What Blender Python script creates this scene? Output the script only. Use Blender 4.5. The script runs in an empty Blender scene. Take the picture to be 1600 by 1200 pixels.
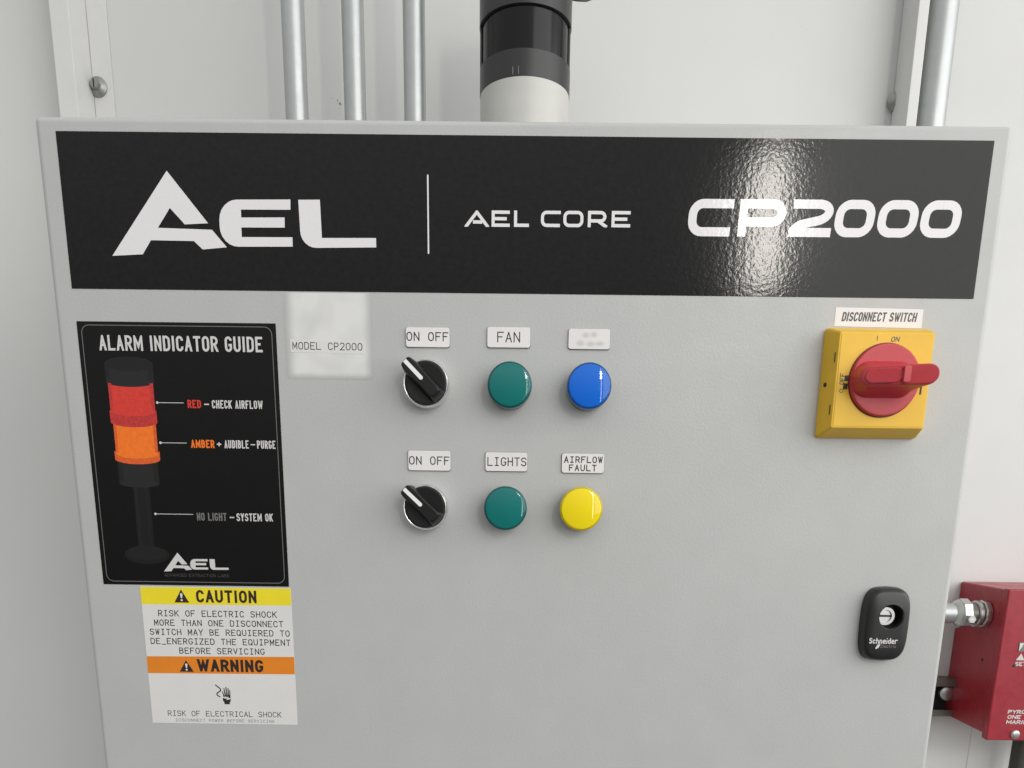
import bpy, bmesh, math, random
from mathutils import Vector, Matrix, noise
random.seed(4)
PI = math.pi
sc = bpy.context.scene
C = sc.collection
MMU = 0.001                      # everything below is written in millimetres

# ---------------------------------------------------------------- camera
cam = bpy.data.cameras.new('camera')
co = bpy.data.objects.new('camera', cam)
C.objects.link(co)
sc.camera = co
cam.sensor_fit = 'HORIZONTAL'
cam.sensor_width = 36.0
cam.lens = 27.53
cam.shift_x = 0.0
cam.shift_y = 0.29125            # the photograph is the upper part of a taller frame
cam.clip_start = 0.02
cam.clip_end = 60
rt = Vector((0.9998807, 0.0087618, 0.0127191)).normalized()
fw = Vector((-0.0056917, 0.9745904, -0.2239220)).normalized()
up = rt.cross(fw).normalized()
fw = up.cross(rt).normalized()
M = Matrix(((rt.x, up.x, -fw.x), (rt.y, up.y, -fw.y), (rt.z, up.z, -fw.z))).to_4x4()
M.translation = Vector((0.0017, -0.5454, 0.0))
co.matrix_world = M

# ---------------------------------------------------------------- light
sc.view_settings.view_transform = 'Standard'
sc.view_settings.look = 'None'
sc.view_settings.exposure = 0.12
sc.view_settings.gamma = 1.0
w = bpy.data.worlds.new('World')
sc.world = w
w.use_nodes = True
wn = w.node_tree.nodes
wl = w.node_tree.links
bg = wn['Background']
tc = wn.new('ShaderNodeTexCoord')
sx = wn.new('ShaderNodeSeparateXYZ')
mr = wn.new('ShaderNodeMapRange')
mr.inputs[1].default_value = -1.0
mr.inputs[2].default_value = 1.0
mx = wn.new('ShaderNodeValToRGB')                        # floor, walls, white ceiling of the room
cr = mx.color_ramp
cr.interpolation = 'B_SPLINE'
stops = ((0.0, 0.17), (0.42, 0.30), (0.56, 0.45), (0.78, 1.35), (1.0, 1.9))
cr.elements[0].position, cr.elements[1].position = 0.0, 1.0
for k, (p_, v_) in enumerate(stops):
    e_ = cr.elements[0] if k == 0 else (cr.elements[-1] if k == len(stops) - 1 else cr.elements.new(p_))
    e_.color = (v_ * 0.995, v_, v_ * 0.985, 1)
wl.new(tc.outputs['Generated'], sx.inputs[0])
wl.new(sx.outputs[2], mr.inputs[0])
wl.new(mr.outputs[0], mx.inputs[0])
ms = wn.new('ShaderNodeMapRange')                        # the room is lighter towards its window side
ms.inputs[1].default_value = -1.0
ms.inputs[2].default_value = 1.0
ms.inputs[3].default_value = 0.78
ms.inputs[4].default_value = 1.35
wl.new(sx.outputs[0], ms.inputs[0])
vs = wn.new('ShaderNodeVectorMath')
vs.operation = 'SCALE'
wl.new(mx.outputs[0], vs.inputs[0])
wl.new(ms.outputs[0], vs.inputs['Scale'])
wl.new(vs.outputs[0], bg.inputs[0])
bg.inputs[1].default_value = 0.86


def area(name, loc, target, sx_, sy_, radiance, col):
    l = bpy.data.lights.new(name, 'AREA')
    l.shape = 'RECTANGLE'
    l.size = sx_
    l.size_y = sy_
    l.energy = radiance * PI * sx_ * sy_
    l.color = col
    o = bpy.data.objects.new(name, l)
    C.objects.link(o)
    o.location = loc
    d = Vector(target) - Vector(loc)
    o.rotation_euler = d.to_track_quat('-Z', 'Y').to_euler()
    return o


area('window_light', (1.62, -1.48, 0.75), (0.0, 0.05, 0.75), 2.1, 2.0, 2.1, (1.0, 0.99, 0.975))
area('lamp_light', (0.77, -2.2, 0.87), (0.15, 0.0, 0.25), 0.085, 0.36, 44.0, (1.0, 0.95, 0.88))
area('strip_light', (0.79, -2.22, 0.40), (0.15, 0.0, 0.25), 0.05, 1.7, 8.0, (1.0, 0.97, 0.93))
area('side_fill_light', (2.3, -0.30, 0.55), (0.0, -0.12, 0.4), 1.3, 1.7, 1.5, (1.0, 0.99, 0.975))  # added fill without a known source, brightens the door's right edge

# ---------------------------------------------------------------- helpers


def mat(name, col, rough=0.5, metal=0.0, spec=0.5, bump=None, mott=None, coat=0.0, trans=0.0, ior=1.5, wear=None):
    """bump = (scale, strength, distance mm, detail); mott = (scale, amount): fine mottling of the colour."""
    m = bpy.data.materials.new(name)
    m.use_nodes = True
    n = m.node_tree.nodes
    l = m.node_tree.links
    p = n['Principled BSDF']
    p.inputs['Base Color'].default_value = (*col, 1)
    p.inputs['Roughness'].default_value = rough
    p.inputs['Metallic'].default_value = metal
    p.inputs['Specular IOR Level'].default_value = spec
    p.inputs['IOR'].default_value = ior
    p.inputs['Coat Weight'].default_value = coat
    p.inputs['Coat Roughness'].default_value = 0.05
    p.inputs['Transmission Weight'].default_value = trans
    g = n.new('ShaderNodeNewGeometry')
    if bump:
        nz = n.new('ShaderNodeTexNoise')
        nz.inputs['Scale'].default_value = bump[0]
        nz.inputs['Detail'].default_value = bump[3]
        nz.inputs['Roughness'].default_value = 0.55
        b = n.new('ShaderNodeBump')
        b.inputs['Strength'].default_value = bump[1]
        b.inputs['Distance'].default_value = bump[2] * MMU
        l.new(g.outputs['Position'], nz.inputs['Vector'])
        l.new(nz.outputs[0], b.inputs['Height'])
        l.new(b.outputs[0], p.inputs['Normal'])
        if coat:
            l.new(b.outputs[0], p.inputs['Coat Normal'])
    if mott:
        nz = n.new('ShaderNodeTexNoise')
        nz.inputs['Scale'].default_value = mott[0]
        nz.inputs['Detail'].default_value = 5
        l.new(g.outputs['Position'], nz.inputs['Vector'])
        r = n.new('ShaderNodeMapRange')
        r.inputs[1].default_value = 0.3
        r.inputs[2].default_value = 0.7
        r.inputs[3].default_value = 1 - mott[1]
        r.inputs[4].default_value = 1 + mott[1]
        l.new(nz.outputs[0], r.inputs[0])
        v = n.new('ShaderNodeVectorMath')
        v.operation = 'SCALE'
        v.inputs[0].default_value = col
        l.new(r.outputs[0], v.inputs['Scale'])
        l.new(v.outputs[0], p.inputs['Base Color'])
    return m


M_ = {}
M_['paint'] = mat('grey_powder_coat', (0.448, 0.456, 0.445), 0.36, bump=(620, 0.45, 0.26, 2.5), mott=(30, 0.02))
M_['wall'] = mat('white_wall_paint', (0.635, 0.637, 0.626), 0.55, bump=(300, 0.15, 0.2, 3), mott=(5, 0.025))
M_['post'] = mat('white_post_paint', (0.66, 0.66, 0.645), 0.45, bump=(500, 0.2, 0.2, 3), mott=(30, 0.03))
M_['banner'] = mat('black_gloss_vinyl', (0.0035, 0.0037, 0.0038), 0.10, mott=(260, 0.5), bump=(360, 0.5, 0.10, 1.8), spec=0.27)
M_['bannerwhite'] = mat('white_gloss_print', (0.74, 0.725, 0.735), 0.12, bump=(360, 0.5, 0.10, 1.8), spec=0.5)
M_['vinyl'] = mat('black_satin_vinyl', (0.003, 0.003, 0.003), 0.26, spec=0.25, bump=(260, 0.4, 0.1, 2), mott=(80, 0.2))
M_['printwhite'] = mat('white_print', (0.60, 0.59, 0.58), 0.4)
M_['printgrey'] = mat('grey_print', (0.16, 0.155, 0.15), 0.4)
M_['printdim'] = mat('dim_grey_print', (0.045, 0.043, 0.043), 0.4)
M_['cap1'] = mat('charcoal_print', (0.017, 0.017, 0.018), 0.35, spec=0.3)
M_['cap2'] = mat('dark_charcoal_print', (0.011, 0.011, 0.011), 0.35, spec=0.3)
M_['cap3'] = mat('faint_charcoal_print', (0.008, 0.0075, 0.0075), 0.35, spec=0.3)
M_['pred'] = mat('red_print', (0.62, 0.035, 0.022), 0.4, mott=(400, 0.12))
M_['predd'] = mat('deep_red_print', (0.47, 0.028, 0.025), 0.4, mott=(700, 0.25))
M_['pora'] = mat('orange_print', (0.85, 0.17, 0.008), 0.4, mott=(400, 0.1))
M_['porad'] = mat('deep_orange_print', (0.66, 0.10, 0.015), 0.4, mott=(700, 0.2))
M_['paper'] = mat('label_paper', (0.68, 0.668, 0.65), 0.38, bump=(500, 0.15, 0.1, 2), mott=(60, 0.02))
M_['plate'] = mat('white_engraving_plastic', (0.74, 0.72, 0.71), 0.35)
M_['yellowpaper'] = mat('yellow_label_band', (0.80, 0.66, 0.018), 0.38, mott=(60, 0.03))
M_['orangepaper'] = mat('orange_label_band', (0.72, 0.215, 0.012), 0.38, mott=(60, 0.03))
M_['ink'] = mat('black_ink', (0.018, 0.016, 0.015), 0.5)
M_['inkred'] = mat('brown_black_ink', (0.022, 0.010, 0.008), 0.5)
M_['inkgrey'] = mat('worn_grey_ink', (0.20, 0.19, 0.185), 0.5)
M_['inkworn'] = mat('scuffed_black_ink', (0.085, 0.08, 0.08), 0.5, mott=(900, 0.7))
M_['blackplastic'] = mat('black_plastic', (0.010, 0.010, 0.010), 0.33, bump=(1500, 0.1, 0.1, 2))
M_['knobplastic'] = mat('black_knob_plastic', (0.006, 0.006, 0.006), 0.36, spec=0.35)
M_['white'] = mat('white_pointer_plastic', (0.80, 0.80, 0.80), 0.4)
M_['chrome'] = mat('chrome', (0.82, 0.82, 0.81), 0.24, 1.0)
M_['satinmetal'] = mat('satin_metal', (0.55, 0.55, 0.54), 0.32, 1.0, bump=(800, 0.2, 0.1, 2))
M_['collar'] = mat('grey_collar', (0.16, 0.17, 0.17), 0.3, 0.6)
M_['yellowplastic'] = mat('yellow_plastic', (0.78, 0.47, 0.015), 0.42, bump=(900, 0.12, 0.1, 2), mott=(70, 0.04))
M_['redplastic'] = mat('red_plastic', (0.48, 0.038, 0.050), 0.36, spec=0.4, bump=(900, 0.12, 0.1, 2), mott=(120, 0.05))
M_['darkred'] = mat('dark_red_recess', (0.10, 0.010, 0.012), 0.5)
M_['redpaint'] = mat('red_enamel', (0.31, 0.018, 0.030), 0.36, spec=0.5, bump=(600, 0.25, 0.2, 3), mott=(160, 0.10))
M_['galv'] = mat('galvanised_steel', (0.43, 0.445, 0.445), 0.42, 0.65, bump=(220, 0.06, 0.2, 3), mott=(120, 0.04))
M_['zinc'] = mat('zinc_casting', (0.55, 0.55, 0.53), 0.34, 1.0, bump=(260, 0.4, 0.4, 3))
M_['dark'] = mat('dark_interior', (0.02, 0.02, 0.019), 0.6)
M_['strut'] = mat('dull_strut_steel', (0.20, 0.195, 0.17), 0.4, 0.8, mott=(60, 0.15))
M_['screw'] = mat('dull_screw_steel', (0.30, 0.30, 0.29), 0.4, 0.6, bump=(900, 0.3, 0.2, 2))
M_['lampblack'] = mat('black_lamp_housing', (0.017, 0.018, 0.018), 0.36, bump=(700, 0.15, 0.15, 2), mott=(50, 0.1))
M_['smoke'] = mat('smoked_lens', (0.003, 0.003, 0.004), 0.16, spec=0.25)
M_['frost'] = mat('frosted_white_lens', (0.50, 0.50, 0.47), 0.34, bump=(1200, 0.15, 0.1, 2), mott=(90, 0.03))
M_['hose'] = mat('dark_olive_rubber', (0.035, 0.033, 0.022), 0.5, mott=(90, 0.2))


def lens_mat(name, col, core, tr=0.4, rimk=0.3):
    """tinted clear plastic for the outer shell and a matt core of the same hue"""
    a = mat(name + '_shell', col, 0.04, trans=tr, ior=1.45, spec=0.6)
    b = mat(name + '_core', core, 0.5, mott=(150, 0.05))
    c = mat(name + '_rim', tuple(v * rimk for v in core), 0.12, spec=0.6, trans=0.2)  # core hue darkened to imitate the refracted dark edge
    return a, b, c


M_['g'] = lens_mat('green', (0.0, 0.28, 0.265), (0.0, 0.34, 0.32), 0.5)
M_['b'] = lens_mat('blue', (0.0, 0.24, 0.90), (0.0, 0.30, 0.98), 0.5)
M_['y'] = lens_mat('yellow', (1.0, 0.80, 0.003), (1.0, 0.78, 0.003), 0.2, 0.7)


def grime(m, scale, lo, hi, speck):
    n_ = m.node_tree.nodes
    l_ = m.node_tree.links
    p_ = n_['Principled BSDF']
    g_ = n_.new('ShaderNodeNewGeometry')
    a_ = n_.new('ShaderNodeTexNoise')
    a_.inputs['Scale'].default_value = scale
    a_.inputs['Detail'].default_value = 8
    a_.inputs['Roughness'].default_value = 0.7
    r_ = n_.new('ShaderNodeMapRange')
    r_.inputs[1].default_value = 0.35
    r_.inputs[2].default_value = 0.68
    r_.inputs[3].default_value = lo
    r_.inputs[4].default_value = hi
    l_.new(g_.outputs['Position'], a_.inputs['Vector'])
    l_.new(a_.outputs[0], r_.inputs[0])
    l_.new(r_.outputs[0], p_.inputs['Roughness'])
    # tiny dark specks of dirt
    b_ = n_.new('ShaderNodeTexVoronoi')
    b_.inputs['Scale'].default_value = speck
    s_ = n_.new('ShaderNodeMapRange')
    s_.inputs[1].default_value = 0.012
    s_.inputs[2].default_value = 0.03
    s_.inputs[3].default_value = 0.8
    s_.inputs[4].default_value = 1.0
    v_ = n_.new('ShaderNodeVectorMath')
    v_.operation = 'SCALE'
    l_.new(g_.outputs['Position'], b_.inputs['Vector'])
    l_.new(b_.outputs['Distance'], s_.inputs[0])
    src = p_.inputs['Base Color'].links[0].from_socket
    l_.new(src, v_.inputs[0])
    l_.new(s_.outputs[0], v_.inputs['Scale'])
    l_.new(v_.outputs[0], p_.inputs['Base Color'])


grime(M_['paint'], 22, 0.30, 0.50, 75)
grime(M_['wall'], 9, 0.45, 0.65, 60)
grime(M_['paper'], 40, 0.30, 0.45, 60)
grime(M_['redpaint'], 60, 0.28, 0.45, 150)
grime(M_['galv'], 50, 0.36, 0.44, 200)


def P(x, y, z):
    return Vector((x * MMU, y * MMU, z * MMU))


def link(name, bm, m, parent=None, smooth=None):
    me = bpy.data.meshes.new(name)
    bmesh.ops.recalc_face_normals(bm, faces=bm.faces)
    bm.to_mesh(me)
    bm.free()
    if smooth:
        for f in me.polygons:
            f.use_smooth = True
        me.set_sharp_from_angle(angle=math.radians(smooth))
    me.materials.append(m)
    o = bpy.data.objects.new(name, me)
    C.objects.link(o)
    if smooth:
        wnm = o.modifiers.new('weighted', 'WEIGHTED_NORMAL')
        wnm.keep_sharp = True
        wnm.weight = 80
    if parent:
        o.parent = parent
    return o


def link_flat(name, verts, faces, m, parent):
    """flat print: faces all looking out of the door"""
    me = bpy.data.meshes.new(name)
    me.from_pydata([P(*v) for v in verts], [], faces)
    me.materials.append(m)
    o = bpy.data.objects.new(name, me)
    C.objects.link(o)
    o.parent = parent
    return o


def thing(name, label, cat, group=None, loc=(0, 0, 0)):
    o = bpy.data.objects.new(name, None)
    C.objects.link(o)
    o.empty_display_size = 0.02
    o['label'] = label
    o['category'] = cat
    if group:
        o['group'] = group
    return o


def tag(o, label):
    o['label'] = label
    return o


def copy_tree(o, parent=None):
    c = o.copy()
    C.objects.link(c)
    c.parent = parent
    for ch in o.children:
        copy_tree(ch, c)
    return c


def add_box(bm, x0, x1, y0, y1, z0, z1, bev=0.0, seg=2):
    t = bmesh.new()
    v = [t.verts.new(P(x, y, z)) for x in (x0, x1) for y in (y0, y1) for z in (z0, z1)]
    for q in ((0, 1, 3, 2), (4, 6, 7, 5), (0, 4, 5, 1), (2, 3, 7, 6), (0, 2, 6, 4), (1, 5, 7, 3)):
        t.faces.new([v[i] for i in q])
    bmesh.ops.recalc_face_normals(t, faces=t.faces)
    if bev:
        bmesh.ops.bevel(t, geom=list(t.edges), offset=bev * MMU, segments=seg, profile=0.5, affect='EDGES')
    merge(bm, t)


def merge(bm, t):
    me = bpy.data.meshes.new('tmp')
    t.to_mesh(me)
    t.free()
    bm.from_mesh(me)
    bpy.data.meshes.remove(me)


def loft(bm, loops, cap0=True, cap1=True):
    """loops: lists of equally many (x, y, z) points"""
    t = bmesh.new()
    rings = [[t.verts.new(P(*p)) for p in lp] for lp in loops]
    n = len(rings[0])
    for a, b in zip(rings, rings[1:]):
        for i in range(n):
            j = (i + 1) % n
            t.faces.new((a[i], a[j], b[j], b[i]))
    if cap0:
        t.faces.new(rings[0])
    if cap1:
        t.faces.new(rings[-1])
    bmesh.ops.recalc_face_normals(t, faces=t.faces)
    merge(bm, t)


def turn(bm, prof, cx, cz, n=64, axis='y', cap0=False, cap1=False, base=0.0):
    """profile [(radius, height)], height towards the viewer for axis y (y = -h), upward for z, rightward for x"""
    loops = []
    for r, h in prof:
        lp = []
        for i in range(n):
            a = 2 * PI * i / n
            if axis == 'y':
                lp.append((cx + r * math.cos(a), base - h, cz + r * math.sin(a)))
            elif axis == 'z':
                lp.append((cx + r * math.cos(a), cz + r * math.sin(a), base + h))
            else:
                lp.append((base + h, cx + r * math.cos(a), cz + r * math.sin(a)))
        loops.append(lp)
    loft(bm, loops, cap0, cap1)


def rrect(cx, cz, w_, h_, r, n=6):
    pts = []
    for sx_, sz_, a0 in ((1, 1, 0), (-1, 1, 90), (-1, -1, 180), (1, -1, 270)):
        for i in range(n + 1):
            a = math.radians(a0 + 90 * i / n)
            pts.append((cx + sx_ * (w_ / 2 - r) + r * math.cos(a), cz + sz_ * (h_ / 2 - r) + r * math.sin(a)))
    return pts


def slab(bm, pts, y0, y1, bev=0.0):
    """outline (x, z) extruded from y0 (back) to y1 (front)"""
    cx = sum(p[0] for p in pts) / len(pts)
    cz = sum(p[1] for p in pts) / len(pts)
    if bev:
        def inset(k):
            out = []
            for x, z in pts:
                d = math.hypot(x - cx, z - cz)
                out.append((x - (x - cx) / d * k, z - (z - cz) / d * k))
            return out
        loops = [[(x, y0, z) for x, z in pts], [(x, y1 + bev, z) for x, z in pts],
                 [(x, y1 + bev * 0.3, z) for x, z in inset(bev * 0.3)],
                 [(x, y1, z) for x, z in inset(bev)]]
    else:
        loops = [[(x, y0, z) for x, z in pts], [(x, y1, z) for x, z in pts]]
    loft(bm, loops)


def flat_polys(name, polys, y, m, parent, step=0.012):
    """polygons (x, z), each a hair in front of the one before"""
    bm = bmesh.new()
    for k, pl in enumerate(polys):
        vs = [bm.verts.new(P(x, y - step * k, z)) for x, z in pl]
        bm.faces.new(vs)
    bm.normal_update()
    bmesh.ops.triangulate(bm, faces=list(bm.faces))
    bm.normal_update()
    for f in bm.faces:
        if f.normal.y > 0:
            f.normal_flip()
    me = bpy.data.meshes.new(name)
    bm.to_mesh(me)
    bm.free()
    me.materials.append(m)
    o = bpy.data.objects.new(name, me)
    C.objects.link(o)
    o.parent = parent
    return o


# ---------------------------------------------------------------- lettering: strokes laid out as flat ribbons
R = 1
CR = (1, 1, R)
G = {
    'A': [[(0, 0), (.5, 1), (1, 0)], [(.17, .33), (.83, .33)]],
    'B': [[(0, 0), (0, 1), (.93, 1, R), (.93, .53, R), (0, .53)], [(0, .53), (1, .53, R), (1, 0, R), (0, 0)]],
    'C': [[(1, .72), (1, 1, R), (0, 1, R), (0, 0, R), (1, 0, R), (1, .28)]],
    'D': [[(0, 0), (0, 1), (1, 1, R), (1, 0, R), (0, 0)]],
    'E': [[(1, 1), (0, 1), (0, 0), (1, 0)], [(0, .52), (.85, .52)]],
    'F': [[(1, 1), (0, 1), (0, 0)], [(0, .52), (.85, .52)]],
    'G': [[(1, .76), (1, 1, R), (0, 1, R), (0, 0, R), (1, 0, R), (1, .43), (.52, .43)]],
    'H': [[(0, 0), (0, 1)], [(1, 0), (1, 1)], [(0, .52), (1, .52)]],
    'I': [[(.5, 0), (.5, 1)]],
    'K': [[(0, 0), (0, 1)], [(1, 1), (0, .42)], [(.32, .6), (1, 0)]],
    'L': [[(0, 1), (0, 0), (1, 0)]],
    'M': [[(0, 0), (0, 1), (.5, .25), (1, 1), (1, 0)]],
    'N': [[(0, 0), (0, 1), (1, 0), (1, 1)]],
    'O': [[(.5, 1), (0, 1, R), (0, 0, R), (1, 0, R), (1, 1, R), (.5, 1)]],
    'P': [[(0, 0), (0, 1), (1, 1, R), (1, .45, R), (0, .45)]],
    'Q': [[(.5, 1), (0, 1, R), (0, 0, R), (1, 0, R), (1, 1, R), (.5, 1)], [(.6, .28), (1.0, 0)]],
    'R': [[(0, 0), (0, 1), (1, 1, R), (1, .47, R), (0, .47)], [(.5, .47), (1, 0)]],
    'S': [[(1, .76), (1, 1, R), (0, 1, R), (0, .52, R), (1, .52, R), (1, 0, R), (0, 0, R), (0, .24)]],
    'T': [[(0, 1), (1, 1)], [(.5, 1), (.5, 0)]],
    'U': [[(0, 1), (0, 0, R), (1, 0, R), (1, 1)]],
    'V': [[(0, 1), (.5, 0), (1, 1)]],
    'W': [[(0, 1), (.25, 0), (.5, .8), (.75, 0), (1, 1)]],
    'X': [[(0, 1), (1, 0)], [(0, 0), (1, 1)]],
    'Y': [[(0, 1), (.5, .45), (1, 1)], [(.5, .45), (.5, 0)]],
    'Z': [[(0, 1), (1, 1), (0, 0), (1, 0)]],
    '0': [[(.5, 1), (0, 1, R), (0, 0, R), (1, 0, R), (1, 1, R), (.5, 1)]],
    '2': [[(0, .76), (0, 1, R), (1, 1, R), (1, .6, R), (0, 0), (1, 0)]],
    '+': [[(0, .45), (1, .45)], [(.5, .17), (.5, .73)]],
    '-': [[(0, .45), (1, .45)]],
    '_': [[(-.1, -.08), (1.1, -.08)]],
    '!': [[(.5, .35), (.5, 1)], [(.5, 0), (.5, .08)]],
}
# wide square lettering of the banner
GW = dict(G)
GW['C'] = [[(1.04, 1), (0, 1, R), (0, 0, R), (1, 0)]]
GW['O'] = [[(.5, 1), (0, 1, R), (0, 0, R), (1, 0, R), (1, 1, R), (.5, 1)]]
GW['P'] = [[(0, 0), (0, 1), (1, 1, R), (1, .36, R), (0, .36)]]
GW['R'] = [[(0, 0), (0, 1), (1, 1, R), (1, .36, R), (0, .36)], [(.55, .36), (1, 0)]]
GW['E'] = [[(1, 1), (0, 1), (0, 0), (1, 0)], [(0, .5), (.9, .5)]]
GW['A'] = [[(0, 0), (.5, 1), (1, 0)], [(.3, .24), (.78, .24)]]
GW['2'] = [[(0.05, 1), (1, 1, R), (1, .5, R), (0, .22, R), (0, 0)], [(0, 0), (1, 0)]]
# engraved one-stroke lettering: serifed I
GE = dict(G)
GE['I'] = [[(.5, 0), (.5, 1)], [(.18, 1), (.82, 1)], [(.18, 0), (.82, 0)]]
GL = {   # small letters, x height .66
    'S': G['S'],
    'c': [[(1, .5), (1, .66, R), (0, .66, R), (0, 0, R), (1, 0, R), (1, .16)]],
    'h': [[(0, 0), (0, 1)], [(0, .66), (1, .66, R), (1, 0)]],
    'n': [[(0, 0), (0, .66)], [(0, .66), (1, .66, R), (1, 0)]],
    'e': [[(0, .34), (1, .34), (1, .66, R), (0, .66, R), (0, 0, R), (1, 0)]],
    'i': [[(.5, 0), (.5, .66)], [(.5, .88), (.5, 1)]],
    'd': [[(1, 1), (1, 0)], [(1, .66), (0, .66, R), (0, 0, R), (1, 0)]],
    'r': [[(0, 0), (0, .66), (1, .66)]],
    'E': G['E'], 'l': [[(.5, 0), (.5, 1)]],
    't': [[(.3, 1), (.3, 0, R), (.9, 0)], [(0, .66), (.9, .66)]],
}


def rounded(pts, r, sxx):
    """pts already in mm; replace flagged corners by arcs"""
    out = []
    n = len(pts)
    for i, p in enumerate(pts):
        x, z = p[0], p[1]
        if len(p) > 2 and 0 < i < n - 1:
            a = Vector(pts[i - 1][:2]) - Vector((x, z))
            b = Vector(pts[i + 1][:2]) - Vector((x, z))
            la, lb = a.length, b.length
            ka = min(r, la * (0.5 if len(pts[i - 1]) > 2 else 0.98))
            kb = min(r, lb * (0.5 if len(pts[i + 1]) > 2 else 0.98))
            a.normalize()
            b.normalize()
            q = Vector((x, z))
            p0, p2 = q + a * ka, q + b * kb
            N = 6
            for k in range(N + 1):
                t = k / N
                # rational quadratic: a true ellipse arc for right angles
                w1 = 0.7071
                d = (1 - t) ** 2 + 2 * w1 * t * (1 - t) + t * t
                v = (p0 * (1 - t) ** 2 + q * 2 * w1 * t * (1 - t) + p2 * t * t) / d
                out.append((v.x, v.y))
        else:
            out.append((x, z))
    # drop doubles
    res = [out[0]]
    for q in out[1:]:
        if math.hypot(q[0] - res[-1][0], q[1] - res[-1][1]) > 1e-4:
            res.append(q)
    return res


def clip(poly, z0, z1):
    def half(pl, zc, keep_above):
        o = []
        for i in range(len(pl)):
            a, b = pl[i], pl[(i + 1) % len(pl)]
            ia = (a[1] >= zc) if keep_above else (a[1] <= zc)
            ib = (b[1] >= zc) if keep_above else (b[1] <= zc)
            if ia:
                o.append(a)
            if ia != ib:
                t = (zc - a[1]) / (b[1] - a[1])
                o.append((a[0] + t * (b[0] - a[0]), zc))
        return o
    poly = half(poly, z0, True)
    return half(poly, z1, False) if len(poly) > 2 else poly


def ribbon(pts, t, ext=True):
    """quads of a stroked polyline, mitred"""
    pts = [Vector(p) for p in pts]
    closed = (pts[0] - pts[-1]).length < 1e-3 and len(pts) > 3
    if closed:
        pts = pts[:-1]
    n = len(pts)
    if not closed and ext is not False:
        d0 = (pts[0] - pts[1]).normalized()
        d1 = (pts[-1] - pts[-2]).normalized()
        k0 = t / 2 * (1.0 if abs(d0.x) < .02 or abs(d0.y) < .02 else 1.7)
        k1 = t / 2 * (1.0 if abs(d1.x) < .02 or abs(d1.y) < .02 else 1.7)
        if ext is True or ext[0]:
            pts[0] = pts[0] + d0 * k0
        if ext is True or ext[1]:
            pts[-1] = pts[-1] + d1 * k1
    L, Rr = [], []
    for i in range(n):
        if closed:
            a, b = pts[i - 1], pts[(i + 1) % n]
        else:
            a, b = pts[max(i - 1, 0)], pts[min(i + 1, n - 1)]
        p = pts[i]
        d0 = (p - a).normalized() if (p - a).length > 0 else None
        d1 = (b - p).normalized() if (b - p).length > 0 else None
        d0 = d0 or d1
        d1 = d1 or d0
        n0 = Vector((-d0.y, d0.x))
        n1 = Vector((-d1.y, d1.x))
        m = n0 + n1
        if m.length < 1e-6:
            m = n0
        m.normalize()
        k = t / 2 / max(m.dot(n0), 0.22)
        L.append(p + m * k)
        Rr.append(p - m * k)
    q = []
    for i in range(n if closed else n - 1):
        j = (i + 1) % n
        q.append([tuple(L[i]), tuple(L[j]), tuple(Rr[j]), tuple(Rr[i])])
    return q


def lettering(name, jobs, y, m, parent, step=0.008):
    """jobs: (glyphs, char, x0, z0, width, height, stroke, radius, shear); one flat mesh"""
    V, F = [], []
    for (gl, ch, x0, z0, w_, h_, t, rad, shear) in jobs:
        for k, st in enumerate(gl[ch]):
            pts = []
            for p in st:
                X = x0 + t / 2 + p[0] * (w_ - t)
                Z = z0 + t / 2 + p[1] * (h_ - t)
                pts.append((X, Z) + ((1,) if len(p) > 2 else ()))
            pts = rounded(pts, rad, 1)
            def grow(p, nb):
                return p[1] in (0, 1) if abs(p[0] - nb[0]) < abs(p[1] - nb[1]) or p[0] not in (0, 1) else p[0] in (0, 1)
            ex = (grow(st[0], st[1]), grow(st[-1], st[-2]))
            for s, q in enumerate(ribbon(pts, t, ex)):
                lo = z0 - (0.12 * h_ if ch == '_' else 0)
                q = clip(q, lo, z0 + h_)
                if len(q) < 3:
                    continue
                yy = y - step * k - 0.0015 * s
                b = len(V)
                for X, Z in q:
                    V.append((X + shear * (Z - z0), yy, Z))
                # face the viewer (-y)
                ar = sum(q[i][0] * q[(i + 1) % len(q)][1] - q[(i + 1) % len(q)][0] * q[i][1] for i in range(len(q)))
                idx = list(range(b, b + len(q)))
                F.append(idx if ar > 0 else idx[::-1])
    return link_flat(name, V, F, m, parent)


WID = {'I': .42, 'M': 1.28, 'W': 1.45, '-': .9, '_': 1.0, ' ': .55, '+': 1.0, 'i': .4, 'l': .4}


def line(text, x0, x1, z0, h, stroke, style='cond', shear=0.0, gap=None, z_slope=0.0):
    """fit a line of text between x0 and x1"""
    jobs = []
    if style == 'mono':
        n = len(text)
        adv = (x1 - x0) / (n - 0.2)
        for i, ch in enumerate(text):
            if ch != ' ':
                jobs.append((GE, ch, x0 + i * adv, z0 + z_slope * i * adv, adv * .80, h, stroke, adv * .36, shear))
        return jobs
    gl = {'cond': G, 'wide': GW, 'low': GL}[style]
    gap = .16 if gap is None else gap
    ws = [WID.get(ch, 1.0) for ch in text]
    tot = sum(ws) + gap * (len(text) - 1)
    u = (x1 - x0) / tot
    x = x0
    for ch, wd in zip(text, ws):
        if ch != ' ':
            wg = wd * u
            if ch in ('I', 'i', 'l'):
                wg = max(wg, stroke)
            rad = {'cond': u * .42, 'wide': h * .26, 'low': u * .4}[style]
            jobs.append((gl, ch, x, z0 + z_slope * (x - x0), wg, h, stroke, rad, shear))
        x += (wd + gap) * u
    return jobs


# ---------------------------------------------------------------- the setting: wall behind
bm = bmesh.new()
add_box(bm, -2600, 2600, 232, 300, -1800, 1700)
o = link('wall', bm, M_['wall'])
o['kind'] = 'structure'
bm = bmesh.new()
add_box(bm, 470, 2600, 231.2, 234, -1500, -120, 0.4)
o = link('wall_panel', bm, M_['wall'], o)


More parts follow.
